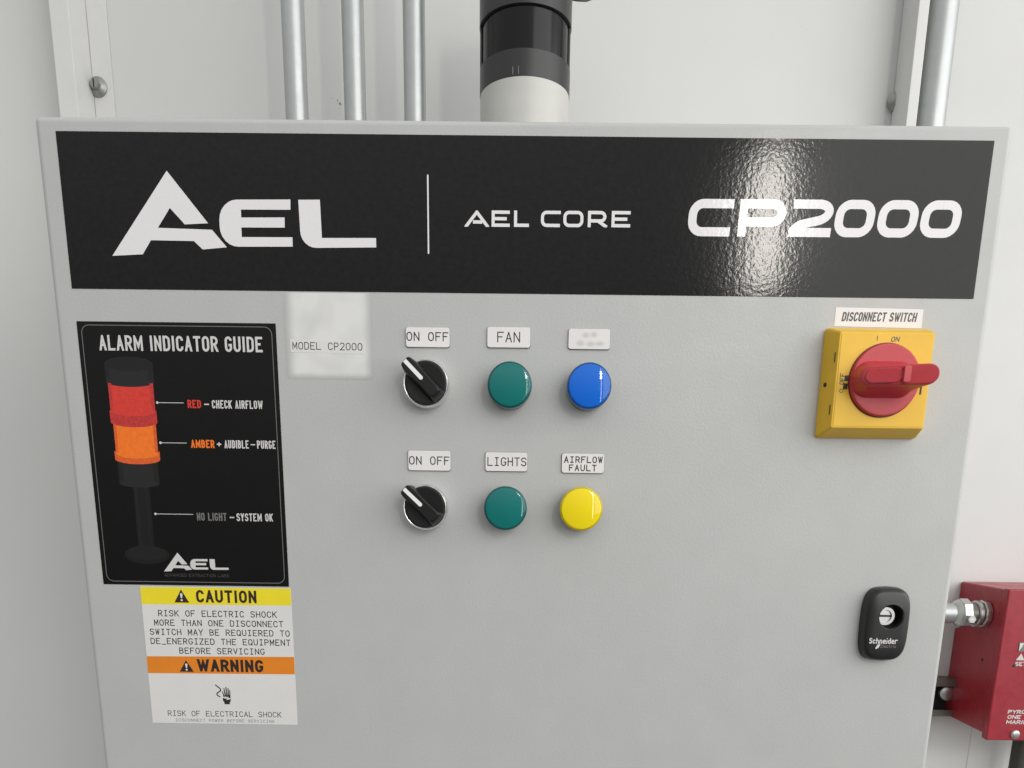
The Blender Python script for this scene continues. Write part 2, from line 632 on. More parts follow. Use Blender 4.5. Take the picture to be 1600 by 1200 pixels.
def post(x_in, side, label, zs, fl, wd):
    """hat shaped post: box plus a thin flange on its inner side; side = +1 when the inner side looks right"""
    t = thing('wall_post', label, 'post', 'painted posts on the wall behind the cabinet')
    b = bmesh.new()
    x_out = x_in - side * wd
    add_box(b, min(x_in, x_out), max(x_in, x_out), 200, 231.5, -900, 1100, 0.9)
    link('post_box', b, M_['post'], t, 40)
    if fl:
        b = bmesh.new()
        xf = x_in + side * fl
        add_box(b, min(x_in + side * 0.3, xf), max(x_in + side * 0.3, xf), 229.6, 231.7, -900, 1100, 0.4)
        link('flange', b, M_['post'], t, 40)
    b = bmesh.new()
    xs = x_in + side * zs[1]
    turn(b, [(8.0, -0.2), (8.0, 1.0), (6.2, 2.4), (4.4, 3.6), (2.2, 4.0)], xs, zs[0], 32, cap0=True, cap1=True, base=229.5)
    if fl:
        turn(b, [(4.3, 3.0), (4.3, 6.5), (3.6, 7.6)], xs, zs[0], 6, cap0=True, cap1=True, base=229.5)
    s = link('screw', b, M_['screw'], t, 35)
    if fl:
        b = bmesh.new()
        add_box(b, xs - 0.6, xs + 0.6, 221.7, 222.3, zs[0] - 3.2, zs[0] + 3.2, 0.1)
        link('screw_slot', b, M_['dark'], s)
    return t


post(-373.3, 1, 'white painted wall post left of the stack light and three conduits, screw on its right', (346.5, 4.5), 17.0, 16)
post(320.6, -1, 'white painted wall post beside the thick conduit at the right, half-hidden screw', (341.5, -2.5), 0.0, 8.8)
# dried specks on the wall
bm = bmesh.new()
for (x, z, r) in ((-166.1, 341.3, .35), (-161.5, 339.6, .5), (-159.4, 337.2, .95), (-158.8, 336.4, .7), (-160.4, 333.4, .3)):
    turn(bm, [(r, 0), (r * .6, .3)], x, z, 8, cap0=True, cap1=True, base=231.95)
o = link('paint_speck', bm, M_['screw'])
o['label'] = 'tiny dark dried specks on the white wall between the first two conduits'
o['category'] = 'specks'
o['kind'] = 'stuff'


def conduit(x, y, r, label, top=900, bot=None, m='galv'):
    t = bmesh.new()
    turn(t, [(r, 0), (r, top - bot)], x, y, 40, 'z', True, True, base=bot)
    ob = link('conduit', t, M_[m], None, 50)
    ob['label'] = label
    ob['category'] = 'conduit'
    ob['group'] = 'galvanised conduits rising behind the cabinet'
    return ob


conduit(-171.2, 130, 8.5, 'leftmost of three thin galvanised conduits rising above the grey cabinet', bot=200)
conduit(-126.8, 130, 8.2, 'middle one of three thin galvanised conduits above the grey cabinet', bot=200)
conduit(-81.4, 130, 8.2, 'thin galvanised conduit nearest the stack light, left of it', bot=200)
conduit(349.4, 219, 11.6, 'thick galvanised conduit close behind the right white post', bot=-60)

# ---------------------------------------------------------------- control cabinet
cab = thing('control_cabinet', 'light grey steel control cabinet with black banner, pilot lights, switches and warning stickers', 'control cabinet')
bm = bmesh.new()
add_box(bm, -290, 290, 21, 229, -566, 217, 2.5)
link('cabinet_body', bm, M_['paint'], cab, 40)
bm = bmesh.new()
add_box(bm, -286, 286, 16, 22, -560, 212)
link('gasket', bm, M_['dark'], cab)
bm = bmesh.new()
add_box(bm, -301.2, 301.9, 0, 18, -575, 228.9, 4.0, 5)
link('door', bm, M_['paint'], cab, 50)


def sticker(name, x0, x1, z0, z1, thick, m, r=0.4, parent=cab, label=None, slope=0.0):
    b = bmesh.new()
    pts = rrect((x0 + x1) / 2, (z0 + z1) / 2, x1 - x0, z1 - z0, r, 4)
    pts = [(x, z + slope * (x - x0)) for x, z in pts]
    slab(b, pts, -0.0 + 0.05, -thick, min(0.25, thick * .4))
    o_ = link(name, b, m, parent, 30)
    if label:
        o_['label'] = label
    return o_


# banner
ban = sticker('banner', -288, 290.3, 130.4, 220.0, 0.22, M_['banner'], 0.3)
YB = -0.235
LOGO_A = [(-259.8, 149.9), (-220.9, 198.7), (-197.2, 169.3), (-212.0, 168.5), (-220.7, 177.8), (-229.2, 166.4), (-195.0, 165.6),
          (-186.2, 155.6), (-201.7, 154.2), (-207.0, 159.0), (-234.3, 159.2), (-240.2, 151.0)]
LOGO_E = rounded([(-144.4, 183.3), (-189.6, 182.8, 1), (-190.3, 155.9, 1), (-144.3, 156.4), (-144.2, 161.8), (-176.3, 161.6), (-176.3, 167.1),
                  (-148.8, 167.3), (-148.6, 173.1), (-176.0, 172.8), (-175.9, 177.3), (-144.7, 177.5)], 11.5, 1)
LOGO_L = rounded([(-91.2, 161.9), (-91.2, 156.5), (-138.9, 155.7, 1), (-139.5, 183.2), (-125.9, 183.4), (-125.5, 161.6)], 9.5, 1)


def logo(parent, m, y, ox=0.0, oz=0.0, s=1.0):
    tr = lambda pl: [((x + 259.8) * s + ox, (z - 149.9) * s + oz) for x, z in pl]
    return flat_polys('logo', [tr(LOGO_A), tr(LOGO_E), tr(LOGO_L)], y, m, parent, 0.0)


logo(ban, M_['bannerwhite'], YB, -259.8, 149.9, 1.0)
flat_polys('divider_line', [rrect(-58.05, 175.6, 0.95, 45, 0.3, 2)], YB, M_['bannerwhite'], ban)
core = [('A', -34.5, 14.2), ('E', -18.1, 11.4), ('L', -4.0, 9.4), ('C', 12.9, 12), ('O', 27.0, 12.6), ('R', 42.4, 11.6), ('E', 57.3, 11.8)]
lettering('lettering', [(GW, ch, x, 169.0 + (x + 34) * .006, wd, 9.3, 1.9, 2.6, 0.0) for ch, x, wd in core], YB, M_['bannerwhite'], ban)
cp = [('C', 104.8, 26.8, 0.06), ('P', 136.6, 29.2, .04), ('2', 168.6, 26.4, .06), ('0', 196.2, 24.6, .10), ('0', 223.0, 24.8, .10), ('0', 249.8, 24.8, .10)]
lettering('lettering', [(GW, ch, x, 165.0 + (x - 105) * .004, wd, 21.2, 5.2, 6.2, sh) for ch, x, wd, sh in cp], YB, M_['bannerwhite'], ban)

# alarm guide sticker
gd = sticker('guide_sticker', -287.3, -157.7, -59.3, 111.0, 0.2, M_['vinyl'], 0.5, label='black alarm indicator guide sticker')
YG = -0.215
for k, (pw, ph, rr) in enumerate(((124.4, 166.2, 5.0),)):
    a = rrect(-222.5, 25.9, pw, ph, rr, 6)
    b_ = rrect(-222.5, 25.9, pw - 0.9, ph - 0.9, rr - .45, 6)
    V = [(x, YG, z) for x, z in a] + [(x, YG, z) for x, z in b_]
    n = len(a)
    link_flat('border_line', V, [[i, (i + 1) % n, n + (i + 1) % n, n + i] for i in range(n)], M_['printgrey'], gd)
lettering('lettering', line('ALARM INDICATOR GUIDE', -273.8, -167.0, 93.4, 9.4, 1.45, gap=.22), YG, M_['printwhite'], gd)
lettering('lettering', line('RED', -218.9, -209.9, 58.2, 5.2, .95, gap=.2), YG, M_['pred'], gd)
lettering('lettering', line('-', -207.9, -204.6, 58.3, 5.2, .8) + line('CHECK AIRFLOW', -202.7, -169.0, 58.2, 5.2, .8, gap=.24), YG, M_['printwhite'], gd)
lettering('lettering', line('AMBER', -218.6, -202.9, 32.9, 5.2, .95, gap=.2), YG, M_['pora'], gd)
lettering('lettering', line('+', -201.2, -198.3, 33.0, 5.2, .8) + line('AUDIBLE', -196.2, -179.9, 32.9, 5.2, .8, gap=.24)
          + line('-', -178.6, -175.6, 33.0, 5.2, .7) + line('PURGE', -174.3, -161.9, 32.9, 5.2, .8, gap=.24), YG, M_['printwhite'], gd)
lettering('lettering', line('NO LIGHT', -218.4, -198.0, -14.9, 5.3, .85, gap=.2), YG, M_['printgrey'], gd)
lettering('lettering', line('-', -195.9, -192.8, -14.9, 5.2, .8) + line('SYSTEM OK', -191.2, -166.4, -14.9, 5.2, .8, gap=.24), YG, M_['printwhite'], gd)
for (xa, xb, z) in ((-239.0, -221.5, 61.4), (-239.1, -221.5, 35.9), (-246.6, -220.8, -10.8)):
    dot = [(xa + .85 * math.cos(i * PI / 6), z + .85 * math.sin(i * PI / 6)) for i in range(12)]
    flat_polys('leader_line', [dot, [(xa, z - .2), (xb, z - .2), (xb, z + .2), (xa, z + .2)]], YG, M_['printwhite'], gd, .006)
logo(gd, M_['printwhite'], YG, -244.2, -49.9, 0.268)
lettering('lettering', line('ADVANCED EXTRACTION LABS', -244.2, -199.1, -53.3, 2.0, .32, 'wide'), YG, M_['printdim'], gd)


def barrel(x0, x1, z0, z1, s0, s1, n=14):
    """side view of a drum seen slightly from above: lower and upper edges sag by s"""
    cx, hw = (x0 + x1) / 2, (x1 - x0) / 2
    lo = [(cx + hw * math.sin(-PI / 2 + PI * i / n), z0 - s0 * math.cos(-PI / 2 + PI * i / n)) for i in range(n + 1)]
    hi = [(cx + hw * math.sin(PI / 2 - PI * i / n), z1 - s1 * math.cos(PI / 2 - PI * i / n)) for i in range(n + 1)]
    return lo + hi


def ell(cx, cz, a, b, n=28):
    return [(cx + a * math.cos(2 * PI * i / n), cz + b * math.sin(2 * PI * i / n)) for i in range(n)]


for k, pl in enumerate([ell(-255, -38.6, 15.5, 6.4), barrel(-260.3, -249.2, -36, 9, 1.5, 0)]):
    flat_polys('printed_picture', [pl], YG - .0015 * k, M_['cap3'], gd)
flat_polys('printed_picture', [ell(-255, -37.4, 13.6, 5.0)], YG - .026, M_['cap2'], gd)
for k, pl in enumerate([barrel(-259.6, -257.6, -36.0, 8.6, .3, 0), barrel(-252.2, -250.9, -36.0, 8.6, .3, 0)]):
    flat_polys('printed_picture', [pl], YG - .028 - .0015 * k, M_['cap2'], gd)
flat_polys('printed_picture', [barrel(-269.2, -242.0, 9.5, 26.8, 3, 1.5)], YG - .03, M_['cap1'], gd)
flat_polys('printed_picture', [barrel(-270.6, -240.2, 25.0, 30.5, 3.2, 2.2)], YG - .045, M_['porad'], gd)
flat_polys('printed_picture', [barrel(-269.6, -241.2, 28.5, 48.5, 3.0, 2.8)], YG - .06, M_['pora'], gd)
flat_polys('printed_picture', [barrel(-271.2, -240.0, 48.8, 56.5, 3.2, 2.2)], YG - .075, M_['predd'], gd)
flat_polys('printed_picture', [barrel(-270.6, -240.7, 55.5, 74.5, 2.8, 2.6)], YG - .09, M_['pred'], gd)
flat_polys('printed_picture', [barrel(-271.6, -239.8, 74.0, 85.0, 3.0, 0)], YG - .105, M_['cap1'], gd)
for k, pl in enumerate([barrel(-271.6, -268.8, 75.6, 85.0, .4, 0), barrel(-243.6, -239.8, 75.2, 85.0, .6, 0), barrel(-269.2, -266.4, 10.6, 22.6, .5, .2), barrel(-245.4, -242.0, 10.6, 22.6, .6, .2)]):
    flat_polys('printed_picture', [pl], YG - .11 - .0015 * k, M_['cap2'], gd)
for k, pl in enumerate([barrel(-270.6, -268.6, 57.0, 73.6, .4, .3), barrel(-243.0, -240.7, 57.0, 73.6, .4, .3)]):
    flat_polys('printed_picture', [pl], YG - .112 - .0015 * k, M_['predd'], gd)
for k, pl in enumerate([barrel(-269.6, -267.8, 30.0, 47.6, .4, .3), barrel(-243.3, -241.2, 30.0, 47.6, .4, .3)]):
    flat_polys('printed_picture', [pl], YG - .112 - .0015 * k, M_['porad'], gd)
flat_polys('printed_picture', [ell(-255.7, 85.2, 15.9, 4.6)], YG - .12, M_['cap2'], gd)

# caution sticker
cs = sticker('caution_sticker', -261.9, -156.6, -159.3, -60.4, 0.16, M_['paper'], 0.4, label='white caution and warning sticker with yellow and orange bands')
YC = -0.18
flat_polys('yellow_band', [[(-261.9, -72.9), (-156.8, -72.5), (-156.7, -60.6), (-261.9, -60.8)]], YC, M_['yellowpaper'], cs)
flat_polys('orange_band', [[(-261.85, -122.4), (-156.65, -121.8), (-156.7, -109.1), (-261.85, -110.1)]], YC, M_['orangepaper'], cs)


def warn_tri(cx, z0, wd, h, face):
    flat_polys('warning_triangle', [[(cx - wd / 2, z0), (cx + wd / 2, z0), (cx, z0 + h)]], YC - .02, M_['inkred'], cs)
    k = cx
    flat_polys('exclamation_mark', [[(k - .9, z0 + h * .66), (k - .45, z0 + h * .34), (k + .45, z0 + h * .34), (k + .9, z0 + h * .66), (k, z0 + h * .74)],
               ell(k, z0 + h * .18, .75, .75, 10)], YC - .04, M_[face], cs)


warn_tri(-233.5, -71.4, 10.4, 9.2, 'paper')
warn_tri(-234.0, -121.0, 10.2, 8.4, 'paper')
lettering('lettering', line('CAUTION', -223.2, -180.9, -71.2, 8.8, 1.75, gap=.2), YC - .02, M_['inkred'], cs)
lettering('lettering', line('WARNING', -226.2, -179.0, -120.7, 9.0, 2.0, gap=.18), YC - .02, M_['inkred'], cs)
body = [('RISK OF ELECTRIC SHOCK', -250.9, -167.4, -81.3), ('MORE THAN ONE DISCONNECT', -254.4, -163.2, -88.0), ('SWITCH MAY BE REQUIERED TO', -257.9, -158.9, -94.6),
        ('DE_ENERGIZED THE EQUIPMENT', -258.0, -158.7, -101.2), ('BEFORE SERVICING', -238.2, -177.4, -107.9)]
for s_, xa, xb, z in body:
    lettering('lettering', line(s_, xa, xb, z, 4.5, .60, 'mono'), YC, M_['ink'], cs)
lettering('lettering', line('RISK OF ELECTRICAL SHOCK', -250.3, -168.0, -153.9, 4.1, .46, 'mono'), YC, M_['ink'], cs)
lettering('lettering', line('DISCONNECT POWER BEFORE SERVICING', -244.8, -173.3, -158.0, 2.2, .28, 'mono'), YC, M_['inkgrey'], cs)
# shock symbol: flex of current and a hand with five separate fingers
V, F = [], []
cur = rounded([(-214.4, -130.3), (-209.8, -134.0, 1), (-214.6, -137.2, 1), (-211.4, -139.3)], 2.0, 1)
for q in ribbon(cur, .85, False):
    b0 = len(V)
    V += [(x, YC - .01, z) for x, z in q]
    F.append([b0, b0 + 1, b0 + 2, b0 + 3][::-1])
link_flat('current_symbol', V, F, M_['ink'], cs)
fing = []
for (x0, z0, x1, z1, t_) in ((-209.6, -135.2, -208.5, -138.8, .85), (-208.3, -132.8, -207.6, -138.4, .95), (-206.8, -132.0, -206.5, -138.4, 1.0),
                             (-205.3, -132.8, -205.4, -138.6, .95), (-204.1, -134.2, -204.4, -139.4, .85)):
    d = t_ / 2
    fing.append([(x0 - d * .7, z0), (x0, z0 + .5), (x0 + d * .7, z0), (x1 + d, z1), (x1 - d, z1)])
fing.append([(-209.3, -138.2), (-203.9, -137.6), (-204.0, -140.2), (-205.8, -139.6), (-205.1, -139.0), (-207.6, -139.3), (-206.9, -138.6), (-209.0, -139.2)])
fing.append([(-209.6, -140.0), (-208.1, -139.9), (-208.6, -140.6), (-206.6, -140.1), (-207.1, -141.4), (-203.7, -140.7), (-204.2, -142.6), (-204.7, -143.2),
             (-204.8, -144.6), (-208.6, -144.6), (-208.6, -143.3), (-209.5, -142)])
flat_polys('hand_symbol', fing, YC - .01, M_['ink'], cs, .004)

# pale label with smudged print, and the clear strip across it
m = mat('smudged_label_paper', (0.56, 0.56, 0.545), 0.4)
nt = m.node_tree
n, l = nt.nodes, nt.links
g = n.new('ShaderNodeNewGeometry')
s3 = n.new('ShaderNodeSeparateXYZ')
l.new(g.outputs['Position'], s3.inputs[0])


def edge(sock, c_, half, soft):
    a = n.new('ShaderNodeMath'); a.operation = 'SUBTRACT'; a.inputs[1].default_value = c_ * MMU
    b = n.new('ShaderNodeMath'); b.operation = 'ABSOLUTE'
    r_ = n.new('ShaderNodeMapRange'); r_.interpolation_type = 'SMOOTHSTEP'
    r_.inputs[1].default_value = half * MMU
    r_.inputs[2].default_value = (half - soft) * MMU
    l.new(sock, a.inputs[0]); l.new(a.outputs[0], b.inputs[0]); l.new(b.outputs[0], r_.inputs[0])
    return r_.outputs[0]


e1 = edge(s3.outputs[0], -123.2, 29.0, 8.0)
e2 = edge(s3.outputs[2], 106.4, 29.2, 5.0)
mu = n.new('ShaderNodeMath'); mu.operation = 'MULTIPLY'
l.new(e1, mu.inputs[0]); l.new(e2, mu.inputs[1])
nz = n.new('ShaderNodeTexNoise'); nz.inputs['Scale'].default_value = 55; nz.inputs['Detail'].default_value = 1
l.new(g.outputs['Position'], nz.inputs['Vector'])
ra = n.new('ShaderNodeMapRange'); ra.inputs[1].default_value = .42; ra.inputs[2].default_value = .72
ra.inputs[3].default_value = 0; ra.inputs[4].default_value = .8
l.new(nz.outputs[0], ra.inputs[0])
c1 = n.new('ShaderNodeMix'); c1.data_type = 'RGBA'
c1.inputs[6].default_value = (.69, .69, .68, 1); c1.inputs[7].default_value = (.57, .57, .56, 1)
l.new(ra.outputs[0], c1.inputs[0])
c2 = n.new('ShaderNodeMix'); c2.data_type = 'RGBA'
c2.inputs[6].default_value = (.425, .43, .41, 1)
l.new(c1.outputs[2], c2.inputs[7]); l.new(mu.outputs[0], c2.inputs[0])
l.new(c2.outputs[2], n['Principled BSDF'].inputs['Base Color'])
sticker('worn_label', -152.0, -94.4, 77.3, 129.6, 0.10, m, 2.5, label='pale square label with smudged unreadable print')
ml = sticker('model_label', -148.8, -100.2, 93.8, 101.6, 0.2, M_['paper'], 0.3, slope=-.018)
lettering('lettering', line('MODEL CP2000', -147.4, -101.8, 95.4, 4.6, .5, 'mono', z_slope=-.006), -.22, M_['ink'], ml)


# engraved name plates
def plate(x0, x1, z0, z1, lines, label=None):
    p_ = sticker('name_plate', x0, x1, z0, z1, 1.3, M_['plate'], 1.5, label=label)
    sticker('plate_backing', x0 - .28, x1 + .22, z0 - .32, z1 + .22, 0.6, M_['collar'], 1.6, parent=p_)
    for (s_, xa, xb, z, h) in lines:
        lettering('lettering', line(s_, xa, xb, z, h, .70, 'mono'), -1.315, M_['ink'], p_)
    return p_


plate(-73.2, -44.9, 97.6, 109.6, [('ON OFF', -72.8, -45.6, 101.2, 5.5)])
plate(-20.4, 7.4, 97.9, 110.3, [('FAN', -14.0, 0.9, 101.0, 6.4)])
plate(-73.0, -44.6, 20.1, 33.0, [('ON OFF', -72.4, -45.2, 23.8, 5.5)])
plate(-21.2, 6.8, 20.3, 32.5, [('LIGHTS', -19.9, 6.3, 23.6, 5.7)])
plate(30.0, 58.2, 19.8, 32.4, [('AIRFLOW', 31.4, 57.2, 26.2, 4.3), ('FAULT', 34.8, 53.3, 20.9, 4.3)])
bl = plate(32.2, 59.0, 97.5, 109.8, [], label='white name plate with smudged unreadable print')
sm = mat('smudged_plate', (0.7, 0.68, 0.67), 0.4)
n, l = sm.node_tree.nodes, sm.node_tree.links
g = n.new('ShaderNodeNewGeometry')
acc = None
for (cx, cz, rx, rz) in ((43.3, 105.9, 3.0, 2.0), (48.6, 106.2, 2.6, 2.2), (40.0, 101.0, 3.2, 2.2), (46.6, 100.6, 3.4, 2.0), (52.5, 100.8, 3.6, 1.8)):
    a = n.new('ShaderNodeVectorMath'); a.operation = 'SUBTRACT'; a.inputs[1].default_value = P(cx, -1.3, cz)
    b = n.new('ShaderNodeVectorMath'); b.operation = 'MULTIPLY'; b.inputs[1].default_value = (1 / (rx * MMU), 0, 1 / (rz * MMU))
    c_ = n.new('ShaderNodeVectorMath'); c_.operation = 'LENGTH'
    d = n.new('ShaderNodeMapRange'); d.interpolation_type = 'SMOOTHSTEP'
    d.inputs[1].default_value = 1.3; d.inputs[2].default_value = .1; d.inputs[3].default_value = 0; d.inputs[4].default_value = .55
    l.new(g.outputs['Position'], a.inputs[0]); l.new(a.outputs[0], b.inputs[0]); l.new(b.outputs[0], c_.inputs[0]); l.new(c_.outputs['Value'], d.inputs[0])
    if acc is None:
        acc = d.outputs[0]
    else:
        s_ = n.new('ShaderNodeMath'); s_.operation = 'ADD'; s_.use_clamp = True
        l.new(acc, s_.inputs[0]); l.new(d.outputs[0], s_.inputs[1]); acc = s_.outputs[0]
c2 = n.new('ShaderNodeMix'); c2.data_type = 'RGBA'
c2.inputs[6].default_value = (.72, .70, .69, 1); c2.inputs[7].default_value = (.40, .39, .38, 1)
l.new(acc, c2.inputs[0]); l.new(c2.outputs[2], n['Principled BSDF'].inputs['Base Color'])
bl.data.materials[0] = sm


# pilot lights
def pilot(cx, cz, key, label):
    shell, core_, rim_ = M_[key]
    b = bmesh.new()
    turn(b, [(13.6, 0), (14.1, .3), (14.1, 4.2), (13.2, 5.0), (11.0, 5.0)], cx, cz, 56, cap0=True, cap1=True)
    pl_ = tag(link('pilot_light', b, M_['collar'], cab, 40), label)
    b = bmesh.new()
    turn(b, [(13.0, 5.05), (13.2, 5.6), (13.3, 12.4), (13.3, 13.9), (13.15, 14.35), (12.7, 14.52)] + [(r, 15.75 - r * r / 132) for r in (12, 11, 10, 9, 8, 7, 6, 5, 4, 3, 2, 1, .2)], cx, cz, 64, cap0=True, cap1=True)
    link('lens', b, shell, pl_, 60)
    b = bmesh.new()
    turn(b, [(13.5, 5.05), (14.1, 5.1), (14.3, 5.8), (14.3, 12.6), (14.15, 13.5), (13.75, 14.1), (13.4, 14.15), (13.4, 9.0)], cx, cz, 64)
    link('lens_rim', b, rim_, pl_, 50)  # ring whose dark colour stands in for refraction at the lens edge
    # inner diffuser: ridged drum inside the clear lens
    b = bmesh.new()
    turn(b, [(12.9, 5.3), (12.9, 12.0), (12.5, 12.2)] + [q for k in range(11) for q in ((12.2 - k * 1.1, 11.5 - k * .1), (11.65 - k * 1.1, 11.8 - k * .1))] + [(0.2, 10.4)], cx, cz, 48, cap0=True, cap1=True)
    link('diffuser', b, core_, pl_, 35)
    return pl_


pilot(-5.4, 73.4, 'g', 'green pilot light under the fan plate')
pilot(45.7, 73.4, 'b', 'blue pilot light')
pilot(-7.3, -3.9, 'g', 'green pilot light under the lights plate')
pilot(43.0, -3.7, 'y', 'yellow pilot light')


# selector switches
def selector(cx, cz, ang, curved):
    b = bmesh.new()
    turn(b, [(14.4, 0), (14.9, .5), (15.0, 8.2), (14.8, 9.8), (14.4, 10.9), (13.9, 11.3), (13.6, 11.2), (13.5, 8.0)], cx, cz, 64, cap0=True, cap1=True)
    s_ = link('selector_switch', b, M_['chrome'], cab, 40)
    b = bmesh.new()
    turn(b, [(13.45, 8.1), (13.4, 11.5), (13.1, 12.3), (12.4, 12.5), (11.4, 12.3), (6.0, 12.1), (.3, 12.0)], cx, cz, 64, cap0=True, cap1=True)
    link('knob_disc', b, M_['knobplastic'], s_, 40)
    # handle bar, drawn along +u then turned
    ca, sa = math.cos(ang), math.sin(ang)

    def at(u, v):
        return cx + u * ca - v * sa, cz + u * sa + v * ca
    N = 40

    def outline(wa, wb, L0, L1, bend):
        pts = []
        for i in range(N):
            t = 2 * PI * i / N
            c, s = math.cos(t), math.sin(t)
            e = 0.38
            u = (abs(c) ** e) * (1 if c > 0 else -1)
            v = (abs(s) ** e) * (1 if s > 0 else -1)
            U = (L1 if u > 0 else L0) * abs(u) * (1 if u > 0 else -1)
            k = (U + L0) / (L0 + L1)
            W = wb + (wa - wb) * k
            waist = 1 + (0.22 if curved else .05) * (max(0, -U / L0)) ** 2
            pts.append(at(U, v * W * waist + bend * (k - .5) ** 2))
        return pts
    loops = []
    for (h, wa, wb, L0, L1) in ((9.0, 5.4, 6.4, 13.2, 17.2), (12.6, 5.2, 5.4, 13.1, 17.4), (15.5, 4.9, 4.5, 12.9, 17.6), (19.2, 4.7, 4.0, 11.6, 17.6), (20.3, 4.3, 3.6, 10.6, 17.2), (20.6, 3.7, 3.0, 9.8, 16.6)):
        loops.append([(x, -h, z) for x, z in outline(wa, wb, L0, L1, 0)])
    b = bmesh.new()
    loft(b, loops)
    hd = link('handle', b, M_['knobplastic'], s_, 38)
    b = bmesh.new()
    pts = [at(u, v) for u, v in ((17.0, -1.25), (17.0, 1.25))]
    pts += [at(2.6 + -1.25 * math.sin(PI * i / 8), 1.25 * math.cos(PI * i / 8)) for i in range(9)]
    slab(b, pts, -19.5, -20.75)
    link('pointer_line', b, M_['white'], s_)
    return s_


selector(-59.6, 74.2, math.radians(135), False)
selector(-61.0, -4.0, math.radians(137), True)

# disconnect switch
dl = sticker('disconnect_label', 203.2, 259.4, 113.3, 124.6, 0.2, M_['plate'], 0.3, slope=-.012)
lettering('lettering', line('DISCONNECT SWITCH', 207.4, 255.2, 116.3, 5.6, .95, shear=.14, gap=.14), -.22, M_['inkworn'], dl)
ds = bmesh.new()
cx, cz = 230.7, 78.1
lo = [(x, .03, z) for x, z in rrect(cx, cz, 66.4, 67.6, 2.2)]
lp = [lo, [(x, -3.0, z) for x, z in rrect(cx, cz, 66.0, 67.2, 2.2)], [(x, -16.0, z) for x, z in rrect(cx, cz, 60.2, 58.6, 1.6)],
      [(x, -17.0, z) for x, z in rrect(cx, cz, 58.8, 57.2, 1.2)]]
loft(ds, lp)
sw = link('disconnect_switch', ds, M_['yellowplastic'], cab, 25)
b = bmesh.new()
slab(b, rrect(cx, cz, 57.0, 55.6, 0.6), -17.0, -17.35, .15)
link('face_plate', b, M_['yellowplastic'], sw, 30)
b = bmesh.new()
turn(b, [(22.5, 17.2), (22.5, 17.45), (21.9, 17.5)], cx + .7, cz, 64, cap0=True, cap1=True)
link('ring_gap', b, M_['darkred'], sw)
b = bmesh.new()
turn(b, [(21.8, 17.3), (21.8, 19.6), (21.2, 20.4), (20.2, 20.6)], cx + .7, cz, 72, cap0=True, cap1=True)
link('dial', b, M_['redplastic'], sw, 40)
b = bmesh.new()


def hl(h, x0, x1, zc, hw, r):
    return [(x, -h, z) for x, z in rrect((x0 + x1) / 2, zc, x1 - x0, 2 * hw, r, 7)]


def hs(h, sl, x0, x1, zc, hw, r):
    return [(x, y - sl * (x - 231), z) for x, y, z in hl(h, x0, x1, zc, hw, r)]


loft(b, [hl(20.0, 210.0, 249.5, cz, 11.4, 10.5), hl(23.0, 210.2, 249.3, cz, 9.2, 8.6), hl(29.0, 210.3, 249.4, cz, 7.6, 7.2),
         hs(34.5, .20, 210.3, 250.6, cz, 6.6, 6.2), hs(39.0, .32, 210.4, 251.6, cz, 6.1, 5.7), hs(40.4, .34, 210.9, 251.2, cz, 5.7, 5.3), hs(41.0, .34, 211.9, 250.3, cz, 4.8, 4.4)])
hnd = link('handle', b, M_['redplastic'], sw, 50)
b = bmesh.new()
sp = rrect(221.0, cz - .5, 18.0, 9.0, 4.4, 7)
loft(b, [[(x, -39.0 - .34 * (x - 231), z) for x, z in sp], [(x, -41.12 - .34 * (x - 231), z) for x, z in sp]])
link('padlock_slot', b, M_['darkred'], sw)
b = bmesh.new()
tg = [(x, z) for x, z in rrect(222.4, cz - .2, 20.0, 8.6, 4.2, 7)]
loft(b, [[(x, -39.0 - .34 * (x - 231), z) for x, z in tg], [(x, -41.6 - .37 * (x - 231), z) for x, z in tg],
         [(223 + (x - 223) * .94, -42.1 - .37 * (223 + (x - 223) * .94 - 231), cz + (z - cz) * .9) for x, z in tg]])
link('locking_tongue', b, M_['redplastic'], sw, 30)
b = bmesh.new()
slab(b, rrect(233.8, cz, 4.6, 9.8, 1.4), -40.0, -44.3, .9)
link('locking_bridge', b, M_['redplastic'], sw, 40)
lettering('lettering', line('I', 224.0, 225.0, 101.6, 2.9, .45) + line('ON', 233.0, 238.2, 101.0, 3.1, .5, shear=.2), -17.42, M_['inkworn'], sw)
# OFF mark reads upward at the left of the dial, beside two dark windows
t_off = lettering('lettering', line('O', 0, 2.6, 0, 2.6, .45) + line('OFF', 5.0, 11.8, 0, 3.0, .5), 0, M_['inkworn'], sw)
t_off.rotation_euler = (0, -PI / 2, 0)
t_off.location = P(206.6, -17.42, 70.4)
flat_polys('indicator_window', [rrect(207.9, 79.2, 2.6, 3.4, .2, 2), rrect(207.6, 74.4, 2.8, 3.6, .2, 2)], -17.42, M_['hose'], sw)
b = bmesh.new()
add_box(b, 255.0, 256.0, -17.7, -16.9, 70.0, 75.5, .1)
link('key_slot', b, M_['inkred'], sw)
b = bmesh.new()
turn(b, [(1.4, -1), (1.4, .7), (.9, .8)], 0, 0, 16, cap0=True, cap1=True)
hole = link('side_hole', b, M_['inkred'], sw)
hole.rotation_euler = (0, 0, -math.radians(66))
hole.location = P(198.9, -7, 76.6)
for zz in (60.5, 92.0):
    b = bmesh.new()
    add_box(b, 199.8, 201.2, -15.0, -14.5, zz - 3, zz + 3, .1)
    link('clip_slot', b, M_['inkred'], sw)

# door lock
b = bmesh.new()
NL = 56
lc = (256.6, -79.2)


